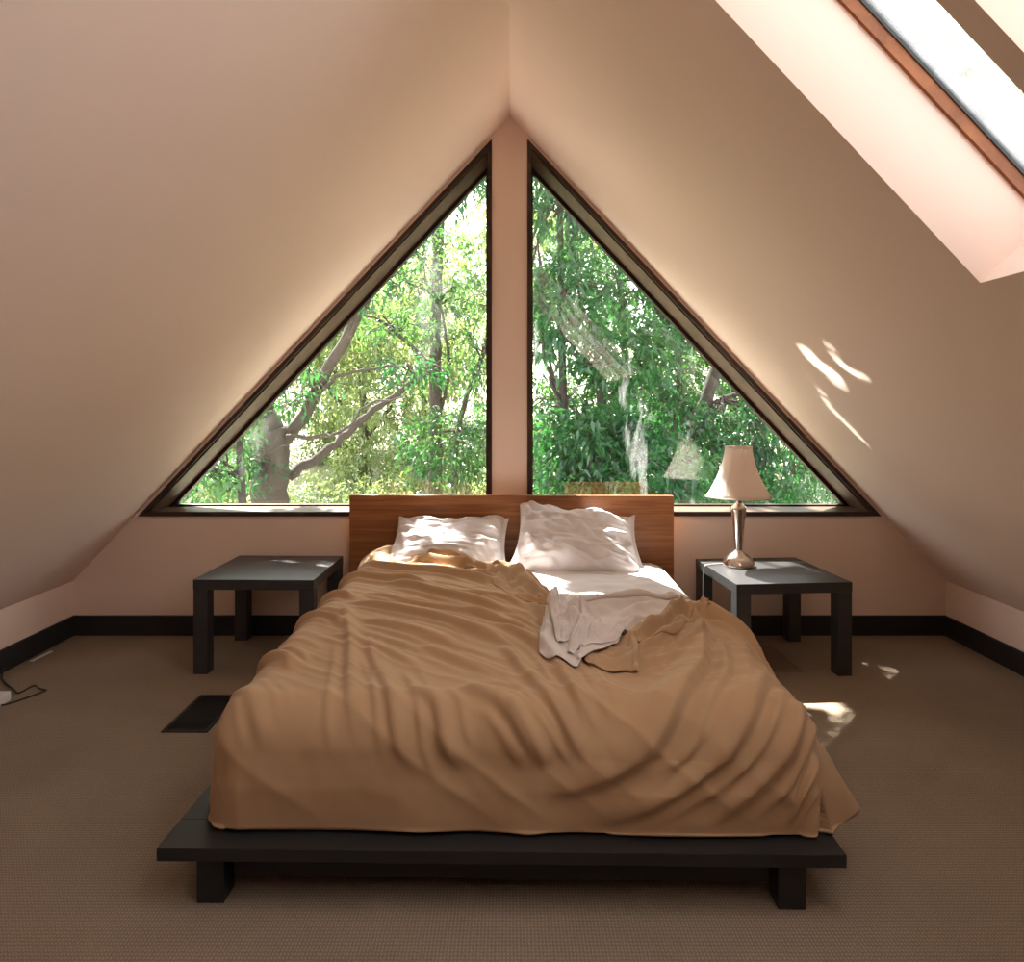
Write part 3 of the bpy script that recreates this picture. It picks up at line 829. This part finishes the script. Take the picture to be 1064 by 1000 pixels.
# ------------------------------------------------------------------ floor registers, cable, strip
def register(name, x0, x1, y0, y1, m, mdark, label, nsl):
    t = empty(name, ((x0 + x1) / 2, (y0 + y1) / 2, 0)); tag(t, label, 'floor vent')
    hx, hy = (x1 - x0) / 2, (y1 - y0) / 2
    bm = bmesh.new(); b = .014
    box2(bm, -hx, hx, -hy, -hy + b, 0, .006, .0015); box2(bm, -hx, hx, hy - b, hy, 0, .006, .0015)
    box2(bm, -hx, -hx + b, -hy + b, hy - b, 0, .006); box2(bm, hx - b, hx, -hy + b, hy - b, 0, .006)
    from_bm('frame', bm, m, t)
    bm = bmesh.new(); box2(bm, -hx + b, hx - b, -hy + b, hy - b, 0, .0012); from_bm('damper', bm, mdark, t)
    bm = bmesh.new()
    for i in range(nsl):
        y = -hy + b + (2 * hy - 2 * b) * (i + .5) / nsl
        box(bm, (0, y, .0035), (2 * (hx - b), .006, .003))
    from_bm('louver_grille', bm, m, t)
register('floor_register', -1.378, -1.195, 2.832, 3.195, M_vent, M_vent, 'black metal floor vent set in the carpet left of the bed', 22)
register('floor_register', 1.235, 1.425, 3.487, 3.86, M_ventb, M_vent, 'tan floor vent in the carpet beneath the lamp table', 24)

cb = empty('power_cable', (-2.28, 3.25, 0)); tag(cb, 'thin black cable looping over the carpet by the left wall', 'cable')
def fl_px(pts): return pts
pts = [(-2.44, 3.46, .03), (-2.40, 3.39, .008), (-2.33, 3.32, .006), (-2.245, 3.25, .006), (-2.20, 3.215, .006), (-2.19, 3.30, .006), (-2.135, 3.262, .006), (-2.11, 3.25, .006), (-2.10, 3.235, .006), (-2.15, 3.12, .006), (-2.18, 3.085, .006), (-2.195, 3.085, .010)]
path = smooth_path([(x + 2.28, y - 3.25, z) for x, y, z in pts], 90)
co, f = tube_arrays(path, .0035, 8); np_mesh('cord', co, f, M_cordb, cb)
bm = bmesh.new(); box(bm, (.068, -.17, .022), (.055, .13, .044), .008); from_bm('power_adapter', bm, M_cordw, cb)
cb.children[-1]['label'] = 'white power adapter'
bm = bmesh.new(); box(bm, (0, 0, .003), (.018, .15, .004), .001)  # thin pale slab, nature of the strip unknown
tag(from_bm('pale_strip', bm, M_cordw, loc=(-2.415, 3.70, 0), rot=(0, 0, R(-3))), 'narrow pale strip lying at the foot of the left baseboard', 'paper strip')

# ------------------------------------------------------------------ outdoors
def hill_z(x, y):
    return np.interp(y, [4, 6, 9, 13, 18, 26, 40, 70], [-2.6, -2.5, -2.0, -1.2, -.1, 1.6, 4.0, 7.0]) + .05 * x
nx_, ny_ = 60, 60
Xh, Yh = np.meshgrid(np.linspace(-50, 50, nx_), np.linspace(4.9, 70, ny_), indexing='ij')
Zh = hill_z(Xh, Yh) + .35 * Noise(5)(Xh * .35, Yh * .35) * sstep(6, 14, Yh)
tag(np_mesh('hillside', np.stack([Xh, Yh, Zh], -1).reshape(-1, 3), grid_faces(nx_, ny_), M_hill), kind='structure')
bm = bmesh.new(); box2(bm, -7, 7, 4.37, 7.6, -2.9, -2.30)  # unseen pale ground, added to bounce sunlight up onto the ceilings
tag(from_bm('added_bounce_ground', bm, plain('pale_bounce_ground', (.62, .57, .52), .95, bump=(60, .5, .01))), kind='structure')

def leaves(rng, cen, direc, length, width, droop=.25):
    """one folded lance-shaped leaf per row: 6 vertices, 4 triangles"""
    n = len(cen)
    D = direc / (np.linalg.norm(direc, axis=1)[:, None] + 1e-9)
    up = rng.normal(size=(n, 3)) * .55 + np.array([0, 0, 1.0])
    S = np.cross(D, up); S /= np.linalg.norm(S, axis=1)[:, None] + 1e-9
    U = np.cross(S, D)
    Ln = (length * rng.uniform(.6, 1.25, n))[:, None]; Wd = (width * rng.uniform(.7, 1.2, n))[:, None]
    base = cen; mid = cen + D * Ln * .45 - U * Wd * .12; tip = cen + D * Ln - np.array([0, 0, 1.0]) * Ln * droop
    l = cen + D * Ln * .42 + S * Wd * .5 + U * Wd * .12; r = cen + D * Ln * .42 - S * Wd * .5 + U * Wd * .12
    co = np.stack([base, l, mid, r, tip], 1).reshape(-1, 3)
    k = np.arange(n)[:, None] * 5
    f = np.concatenate([k + np.array([[0, 2, 1]]), k + np.array([[0, 3, 2]]), k + np.array([[1, 2, 4]]), k + np.array([[2, 3, 4]])])
    return co, f

def twig_leaves(rng, tips, dirs, per, length, width, spread=.16, droop=.3):
    n = len(tips)
    c = np.repeat(tips, per, 0); d = np.repeat(dirs, per, 0)
    t = rng.uniform(-1, .3, len(c))[:, None]
    c = c + d * t * spread + rng.normal(size=c.shape) * spread * .35
    dd = d * .7 + rng.normal(size=c.shape) * .8 + np.array([0, 0, -.25])
    return leaves(rng, c, dd, length, width, droop)

def blob_tips(rng, c, r, n):
    v = rng.normal(size=(n, 3)); v /= np.linalg.norm(v, axis=1)[:, None]
    q = rng.uniform(.25, 1, n)[:, None] ** .5
    return np.array(c) + v * q * np.array(r), v

def branch_paths(rng, start, tips, rad):
    """thin wandering branches from a start point to each tip"""
    out = []
    for t in tips:
        s = np.array(start); d = t - s; L_ = np.linalg.norm(d); n = 7
        u = np.linspace(0, 1, n)[:, None]; p = s + d * u
        p[1:-1] += rng.normal(size=(n - 2, 3)) * L_ * .045; p[:, 2] += .12 * L_ * np.sin(u[:, 0] * math.pi)
        out.append(tube_arrays(p, np.linspace(rad, rad * .25, n), 6))
    return out

# unseen leaf clumps, added to shape the sun patches indoors: (x, z, radius)
DAPPLE_CLUMPS = [(-2.63, 4.54, .22), (-0.99, 5.83, 0.3), (-2.54, 4.84, 0.29), (-1.98, 5.27, 0.15), (-0.18, 5.03, 0.15), (-1.61, 5.83, 0.2), (-1.98, 5.52, 0.15), (-0.93, 5.46, 0.1), (-0.86, 5.27, 0.1), (-0.60, 5.60, 0.1), (-2.1, 5.15, 0.1), (-0.86, 5.15, 0.1), (-1.86, 4.9, 0.1), (-0.31, 5.21, 0.08), (-1.61, 5.58, 0.1), (-0.55, 5.46, 0.1), (-1.61, 5.09, 0.06), (-2.23, 4.96, 0.06), (-1.11, 4.96, 0.06), (-0.31, 4.65, 0.06), (-0.43, 5.34, 0.06), (-1.73, 4.9, 0.06), (0.0, 4.9, 0.06), (-2.17, 4.9, 0.06), (-1.61, 4.9, 0.06), (-1.05, 4.9, 0.06)]
def tree(name, label, trunk, trad, limbs, blobs, leafmat, barkmat, seed, per=12, ll=.105, lw=.044, group=None, nb_=6, clumps=()):
    """trunk: polyline world; limbs: [(polyline, r0, r1)]; blobs: [(centre, radii, twigs)]"""
    rng = np.random.RandomState(seed)
    base = np.array(trunk[0]); root = empty(name, tuple(base)); tag(root, label, 'tree', group)
    p = smooth_path(trunk, 24); rr = np.interp(np.linspace(0, 1, 24), np.linspace(0, 1, len(trad)), trad)
    p = p + rng.normal(size=p.shape) * rr[:, None] * .06
    co, f = tube_arrays(p - base, rr, 14); np_mesh('trunk', co, f, barkmat, root)
    for lp, r0, r1 in limbs:
        q = smooth_path(lp, 22); q = q + rng.normal(size=q.shape) * .012
        co, f = tube_arrays(q - base, np.linspace(r0, r1, 22), 10); np_mesh('limb', co, f, barkmat, root)
    parts, lv = [], []
    bb = []
    for c, r, n in blobs:
        if n >= 200:                       # big crowns: dense clumps with gaps between them
            cc, _ = blob_tips(rng, c, r, max(5, n // 36))
            bb += [(tuple(q), (.42, .42, .30), 26) for q in cc]
        else: bb.append((c, r, n))
    blobs = bb
    allp = np.concatenate([p] + [smooth_path(l[0], 22) for l in limbs])
    for c, r, n in blobs:
        tips, dv = blob_tips(rng, c, r, n)
        near = allp[np.argmin(np.linalg.norm(allp - np.array(c), axis=1))]
        sub = tips[rng.permutation(n)[:min(nb_, n)]]
        parts += branch_paths(rng, near, sub, .022)
        for k in range(min(nb_, n)):
            nb2 = sub[k] + rng.normal(size=(3, 3)) * np.array(r) * .35
            parts += branch_paths(rng, near + (sub[k] - near) * .6, nb2, .010)
        dv = dv + np.array([0, 0, -.1])
        lv.append(twig_leaves(rng, tips, dv, per, ll, lw))
    rc_ = np.random.RandomState(seed + 4)
    for x, z, r in clumps:
        r = r - .055
        if r < (.06 if -1.3 < x < -.78 else (.0 if x < -1.3 else .04)): continue
        tips, dv = blob_tips(rc_, (x, 6.5, z), (r, r * .7, r), int(620 * r * r) + 6)
        lv.append(twig_leaves(rc_, tips, dv, 9, .085, .040, spread=.03))
        q = np.array((x, 6.5, z)); near = allp[np.argmin(np.linalg.norm(allp - q, axis=1))]
        parts += branch_paths(rc_, near, q[None], .012)
    if parts:
        co, f = merge(parts); tag(np_mesh('twigs', co - base, f, barkmat, root), kind='stuff')
    co, f = merge(lv); tag(np_mesh('foliage', co - base, f, leafmat, root, smooth=False), kind='stuff')
    return root

tree('broad_tree', 'thick forked tree trunk rising at the lower left of the left window',
     [(-3.15, 9.2, -2.1), (-3.12, 9.2, -.6), (-3.08, 9.2, .35), (-3.05, 9.2, 1.05)], [.30, .25, .23, .21],
     [([(-2.98, 9.2, .75), (-2.75, 9.2, 1.05), (-2.4, 9.15, 1.6), (-1.87, 9.1, 2.55), (-1.35, 9.0, 3.6), (-.9, 8.9, 5.2), (-.8, 8.8, 6.8)], .085, .05),
      ([(-3.05, 9.2, 1.0), (-3.25, 9.25, 1.5), (-3.4, 9.3, 2.2), (-3.7, 9.3, 3.6), (-3.9, 9.3, 5.5)], .15, .06),
      ([(-2.9, 9.4, .40), (-2.4, 9.6, .75), (-1.85, 9.8, 1.25), (-1.2, 10.0, 1.75)], .07, .035),
      ([(-2.85, 9.1, .93), (-2.3, 9.0, .95), (-2.05, 9.0, 1.02), (-1.75, 9.0, 1.35), (-1.3, 8.9, 1.42)], .028, .010),
      ([(-2.5, 9.1, 1.42), (-2.1, 9.0, 1.70), (-1.5, 8.9, 1.80), (-.9, 8.8, 1.75)], .026, .010),
      ([(-1.35, 9.0, 3.6), (-1.45, 8.2, 4.6), (-1.75, 7.3, 5.9), (-1.3, 6.6, 6.45), (-.65, 6.5, 6.0), (-.3, 6.45, 5.6)], .05, .012)],  # limb out of view, added to carry the clumps that shape the sun patches
     [((-2.7, 8.8, 1.5), (.7, .5, .5), 26), ((-1.2, 8.7, 1.75), (.5, .4, .25), 20), ((-1.7, 8.6, 3.0), (.8, .6, .6), 26),
      ((-3.3, 8.7, .6), (.6, .4, .5), 30), ((-1.0, 8.7, 4.6), (1.6, 1.2, 1.2), 70), ((-1.6, 9.5, 5.6), (2.0, 1.4, 1.1), 260), ((-3.9, 9, 5.0), (1.5, 1.3, 1.6), 160), ((-1.6, 6.9, 9.6), (1.5, 1.2, .9), 420)],  # last crown is unseen, added to keep direct sun off the skylights
     M_leafA, M_bark, 101, clumps=DAPPLE_CLUMPS)
tree('slender_tree', 'slender grey tree standing near the centre post beyond the left window',
     [(-1.22, 12, -1.4), (-1.24, 12, 1), (-1.25, 12, 2.4), (-1.2, 12, 3.8), (-1.1, 12, 6)], [.13, .11, .10, .09, .06],
     [([(-1.22, 12, .95), (-1.1, 12, 1.5), (-1.0, 11.9, 2.1), (-1.15, 11.8, 3.0)], .04, .02),
      ([(-1.24, 12, 1.8), (-1.6, 11.9, 2.3), (-2.1, 11.8, 2.7), (-2.6, 11.7, 2.9)], .05, .02),
      ([(-.95, 12, -1.3), (-.9, 12, .4), (-.75, 12, 1.4), (-.3, 11.9, 2.5), (.2, 11.8, 3.2)], .06, .03)],
     [((-1.3, 11.3, 3.4), (1.2, .7, .9), 110), ((-.9, 11.0, .7), (.9, .6, .75), 150), ((-1.8, 11.5, 2.6), (.8, .6, .35), 45), ((-.6, 11.5, 2.2), (.5, .5, .8), 40), ((-.9, 11, 6.3), (2.4, 2, 2.0), 420), ((-.5, 11, 7.6), (2.2, 2, 1.3), 220)],
     M_leafB, M_bark, 102)
tree('thin_tree', 'thin dark stem standing left of the broad forked trunk outside',
     [(-2.92, 7.9, -2.2), (-2.9, 7.9, -.4), (-2.95, 7.9, .4), (-3.0, 7.9, 1.4), (-3.0, 7.9, 3.2)], [.05, .05, .045, .04, .02], [],
     [((-3.0, 7.7, 1.2), (.5, .4, .45), 40), ((-3.3, 7.7, .5), (.45, .4, .4), 40), ((-3.1, 7.8, 3.0), (.9, .7, .8), 60)], M_leafB, M_bark2, 103)
tree('leafy_tree', 'dense dark leafy tree filling the lower half of the right window',
     [(.72, 8.6, -2.1), (.70, 8.6, -.5), (.66, 8.6, 1.0), (.62, 8.6, 2.4), (.6, 8.6, 4.5)], [.06, .055, .05, .045, .03],
     [([(.68, 8.6, .6), (1.1, 8.6, 1.3), (1.7, 8.6, 2.0)], .035, .015), ([(.66, 8.6, 1.2), (.4, 8.5, 2.0), (.35, 8.4, 3.1)], .03, .012)],
     [((.9, 8.2, .9), (.8, .5, .55), 150), ((1.5, 8.0, .55), (.8, .5, .5), 130), ((.75, 8.2, .2), (.7, .5, .45), 110), ((.6, 8.2, 2.5), (.55, .5, .8), 80), ((1.3, 8.3, 1.9), (.7, .5, .5), 90), ((.7, 8.2, 3.9), (.7, .7, .8), 90), ((1.7, 8.2, 5.8), (1.6, 1.4, 1.2), 220)],
     M_leafA, M_bark2, 104, ll=.125, lw=.05)
tree('leaning_tree', 'dark leaning tree with drooping leaves beyond the right end of the right window',
     [(2.0, 9.4, -1.9), (2.25, 9.4, .2), (2.45, 9.4, 1.0), (2.75, 9.4, 1.9), (3.2, 9.4, 3.2), (3.4, 9.4, 5.5)], [.12, .10, .095, .08, .07, .04],
     [([(2.4, 9.4, .9), (2.2, 9.3, 1.6), (2.2, 9.2, 2.4)], .05, .02), ([(2.55, 9.4, 1.3), (3.1, 9.3, 1.5), (3.6, 9.2, 1.4)], .04, .015)],
     [((2.0, 9.0, 1.2), (.6, .5, .5), 90), ((2.9, 9.0, 1.0), (.7, .5, .5), 110), ((2.3, 8.9, .2), (.7, .5, .4), 90), ((3.4, 9.0, .4), (.7, .5, .6), 90), ((2.3, 9.0, 2.4), (.8, .6, .6), 90), ((1.6, 9.4, 3.2), (.9, .7, .9), 150), ((2.6, 9, 5.4), (1.8, 1.5, 1.4), 220), ((1.6, 9.6, 7.2), (1.6, 1.4, 1.1), 160)],
     M_leafA, M_bark2, 105)
tree('bare_tree', 'thin branched tree seen through the skylights above the roof',
     [(5.2, 7.0, -2.3), (5.1, 7.0, 1.5), (4.8, 6.9, 3.6), (4.5, 6.8, 5.2)], [.14, .12, .10, .07],
     [([(4.8, 6.9, 3.6), (4.2, 6.5, 4.3), (3.5, 6.0, 4.7), (2.9, 5.6, 5.2)], .06, .02), ([(4.6, 6.8, 4.6), (4.3, 6.0, 5.2), (3.9, 5.2, 6.0)], .05, .02), ([(5.0, 7, 2.6), (4.3, 6.6, 3.2), (3.7, 6.3, 3.9)], .05, .015)],
     [((4.3, 6.9, 4.6), (.7, .5, .9), 46), ((4.8, 7.1, 4.3), (.6, .5, .7), 30), ((3.9, 6.2, 3.9), (.9, .8, .6), 50), ((3.3, 5.8, 5.0), (.9, .8, .6), 45), ((4.2, 6, 5.8), (1.2, 1.2, .8), 70)], M_leafB, M_bark, 106, ll=.10)

# woodland further up the slope
rng = np.random.RandomState(7)
specs = [(-7.5, 17, 5.5), (-5.0, 20, 6.5), (-2.3, 22, 7.0), (.3, 19, 6.8), (2.4, 15.5, 6.0), (4.2, 18, 6.8), (6.8, 17, 6.0), (9.5, 20, 6.5), (-10.5, 21, 6.5), (1.6, 13.2, 4.6), (4.0, 13.0, 4.0), (-3.3, 15.8, 4.2), (-2.3, 18.6, 5.0)]
names = ['light green tree far up the slope at the left edge of the left window', 'light green tree on the slope behind the broad forked trunk', 'tall light tree on the slope behind the slender grey tree',
         'tall green tree on the slope directly behind the centre post', 'bushy tree on the slope beyond the dense dark leafy tree', 'tall green tree on the slope behind the leaning tree',
         'green tree on the slope past the right corner of the right window', 'farthest green tree up the slope on the right', 'farthest light tree up the slope on the left', 'small bushy tree behind the dense dark leafy tree', 'small bushy tree behind the dark leaning tree', 'small light tree right of the broad trunk, framed by its lower limb', 'light tree between the broad trunk and the slender grey tree']
for (x, y, h), nm in zip(specs, names):
    z = float(hill_z(np.array(x), np.array(y)))
    right = x > 1
    bl_ = []
    for k in range(8):
        bl_.append(((x + rng.normal() * 1.1, y + rng.normal() * .8, z + h * rng.uniform(.22, 1.0)), (1.4, 1.0, 1.0), 78 if right else 105))
    tree('woodland_tree', nm, [(x, y, z), (x + .1, y, z + h * .4), (x - .05, y, z + h * .9)], [.12, .09, .04],
         [([(x + .05, y, z + h * .3), (x + .7, y, z + h * .5), (x + 1.2, y, z + h * .75)], .05, .02), ([(x + .05, y, z + h * .4), (x - .7, y, z + h * .6), (x - 1.0, y, z + h * .85)], .05, .02)],
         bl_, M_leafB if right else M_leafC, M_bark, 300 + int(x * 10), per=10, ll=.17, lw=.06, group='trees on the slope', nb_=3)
# bushes covering the slope
bush_specs = [(-4.6, 11.5), (-3.6, 12.5), (-2.3, 12.2), (-1.4, 14.0), (-3.0, 15.0), (-.2, 12.8), (-5.5, 14.5), (-2.0, 17.5), (1.2, 11.6), (2.6, 11.8), (3.8, 11.4), (-4.2, 10.4), (5.0, 12.2), (.4, 16.0), (-4.4, 18.5), (-.4, 10.4)]
where = ['at the far left of the left window', 'behind the broad trunk', 'just right of the broad trunk', 'between the broad trunk and the slender tree, farther up', 'up the slope behind the broad trunk', 'at the foot of the centre post view', 'up the slope at the left', 'high on the slope left of the slender tree',
         'behind the dense dark leafy tree', 'left of the leaning trunk', 'under the leaning tree crown', 'beside the thin dark stem', 'at the right corner of the right window', 'high on the slope behind the centre post', 'high on the slope at the left', 'in front of the slender grey tree']
for (x, y), wh in zip(bush_specs, where):
    rg = np.random.RandomState(int(900 + x * 10 + y)); z = float(hill_z(np.array(x), np.array(y)))
    root = empty('bush', (x, y, z)); tag(root, 'pale sunlit bush ' + wh, 'bush', 'bushes on the slope')
    tips, dv = blob_tips(rg, (0, 0, .75), (1.1, .8, .85), 330); tips[:, 2] = np.maximum(tips[:, 2], .05)
    parts = branch_paths(rg, (0, 0, 0), tips[:14], .018); co, f = merge(parts); tag(np_mesh('stems', co, f, M_bark, root), kind='stuff')
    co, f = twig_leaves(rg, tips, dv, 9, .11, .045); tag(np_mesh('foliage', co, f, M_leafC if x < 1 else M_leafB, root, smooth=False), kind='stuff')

# ------------------------------------------------------------------ light
w = bpy.data.worlds.new('sky'); scn.world = w; w.use_nodes = True
bg = w.node_tree.nodes['Background']; bg.inputs['Color'].default_value = (1.0, .975, .985, 1); bg.inputs['Strength'].default_value = 3.5
sun = bpy.data.lights.new('sun', 'SUN'); sun.energy = 27.0; sun.angle = R(.4); sun.color = (1, .95, .91)
so_ = bpy.data.objects.new('sun', sun); C.objects.link(so_)
so_.rotation_euler = Vector((-.6, 1, 1.6)).to_track_quat('Z', 'Y').to_euler(); so_.location = (-4, 12, 14)
def portal(name, loc, sx, sy, quat):
    l = bpy.data.lights.new(name, 'AREA'); l.shape = 'RECTANGLE'; l.size = sx; l.size_y = sy; l.cycles.is_portal = True
    o = bpy.data.objects.new(name, l); C.objects.link(o); o.location = loc; o.rotation_mode = 'QUATERNION'; o.rotation_quaternion = quat
nv = Vector((math.sin(ANG), 0, math.cos(ANG)))
for ya, yb in SKY:
    c = Mr @ Vector(((U0 + U1) / 2, (ya + yb) / 2, .31)); portal('skylight_portal', c, yb - ya, U1 - U0, (nv).to_track_quat('Z', 'Y'))
for s in (-1, 1):
    portal('gable_portal', (s * 1.08, YW + .31, 1.72), 2.0, 2.15, Vector((0, 1, 0)).to_track_quat('Z', 'Y'))

# added spotlights outside the left window, making light streaks on the right-hand slope
src = Vector((-1.75, 4.55, .85))
for k, (x, y, z, e) in enumerate([(1.32, 3.178, 1.532, 1), (1.351, 3.191, 1.498, 1.2), (1.38, 3.178, 1.468, 1.4), (1.398, 3.15, 1.449, 1.4), (1.418, 3.139, 1.427, 1.2), (1.444, 3.17, 1.399, 0.8), (1.315, 2.947, 1.537, 0.5), (1.35, 2.98, 1.5, 0.6), (1.376, 2.984, 1.472, 0.8), (1.399, 2.973, 1.448, 1), (1.419, 2.948, 1.426, 1), (1.432, 2.903, 1.412, 0.7), (1.483, 3.405, 1.358, 0.6), (1.521, 3.45, 1.317, 0.8), (1.556, 3.466, 1.28, 0.9), (1.587, 3.461, 1.247, 0.8), (1.617, 3.457, 1.215, 0.7), (1.647, 3.452, 1.183, 0.8), (1.678, 3.458, 1.15, 0.8), (1.704, 3.454, 1.122, 0.5)]):
    sp = bpy.data.lights.new('added_glint_spot', 'SPOT'); sp.energy = 900 * e; sp.spot_size = R(1.15 + .75 * (k < 6)); sp.spot_blend = 1.0; sp.shadow_soft_size = .01; sp.color = (1, .95, .9)
    so2 = bpy.data.objects.new('added_glint_spot', sp); C.objects.link(so2); so2.location = src + Vector((.004 * k, 0, 0))
    so2.rotation_euler = (so2.location - Vector((x, y, z))).to_track_quat('Z', 'Y').to_euler()

# ------------------------------------------------------------------ camera
cam = bpy.data.cameras.new('camera'); co_ = bpy.data.objects.new('camera', cam); C.objects.link(co_)
co_.location = (0, 0, 1.28); co_.rotation_euler = (R(90), 0, 0)
cam.sensor_width = 36; cam.lens = 745 / 1064 * 36; cam.shift_x = 2.5 / 1064; cam.shift_y = -75 / 1064; cam.clip_start = .02
scn.camera = co_

scn.view_settings.view_transform = 'Standard'; scn.view_settings.look = 'None'; scn.view_settings.gamma = 1; scn.view_settings.use_curve_mapping = False
scn.view_settings.exposure = .58
scn.cycles.use_denoising = True
scn.cycles.max_bounces = 10; scn.cycles.diffuse_bounces = 6; scn.cycles.transparent_max_bounces = 16
scn.cycles.sample_clamp_indirect = 6
scn.cycles.caustics_reflective = False; scn.cycles.caustics_refractive = False
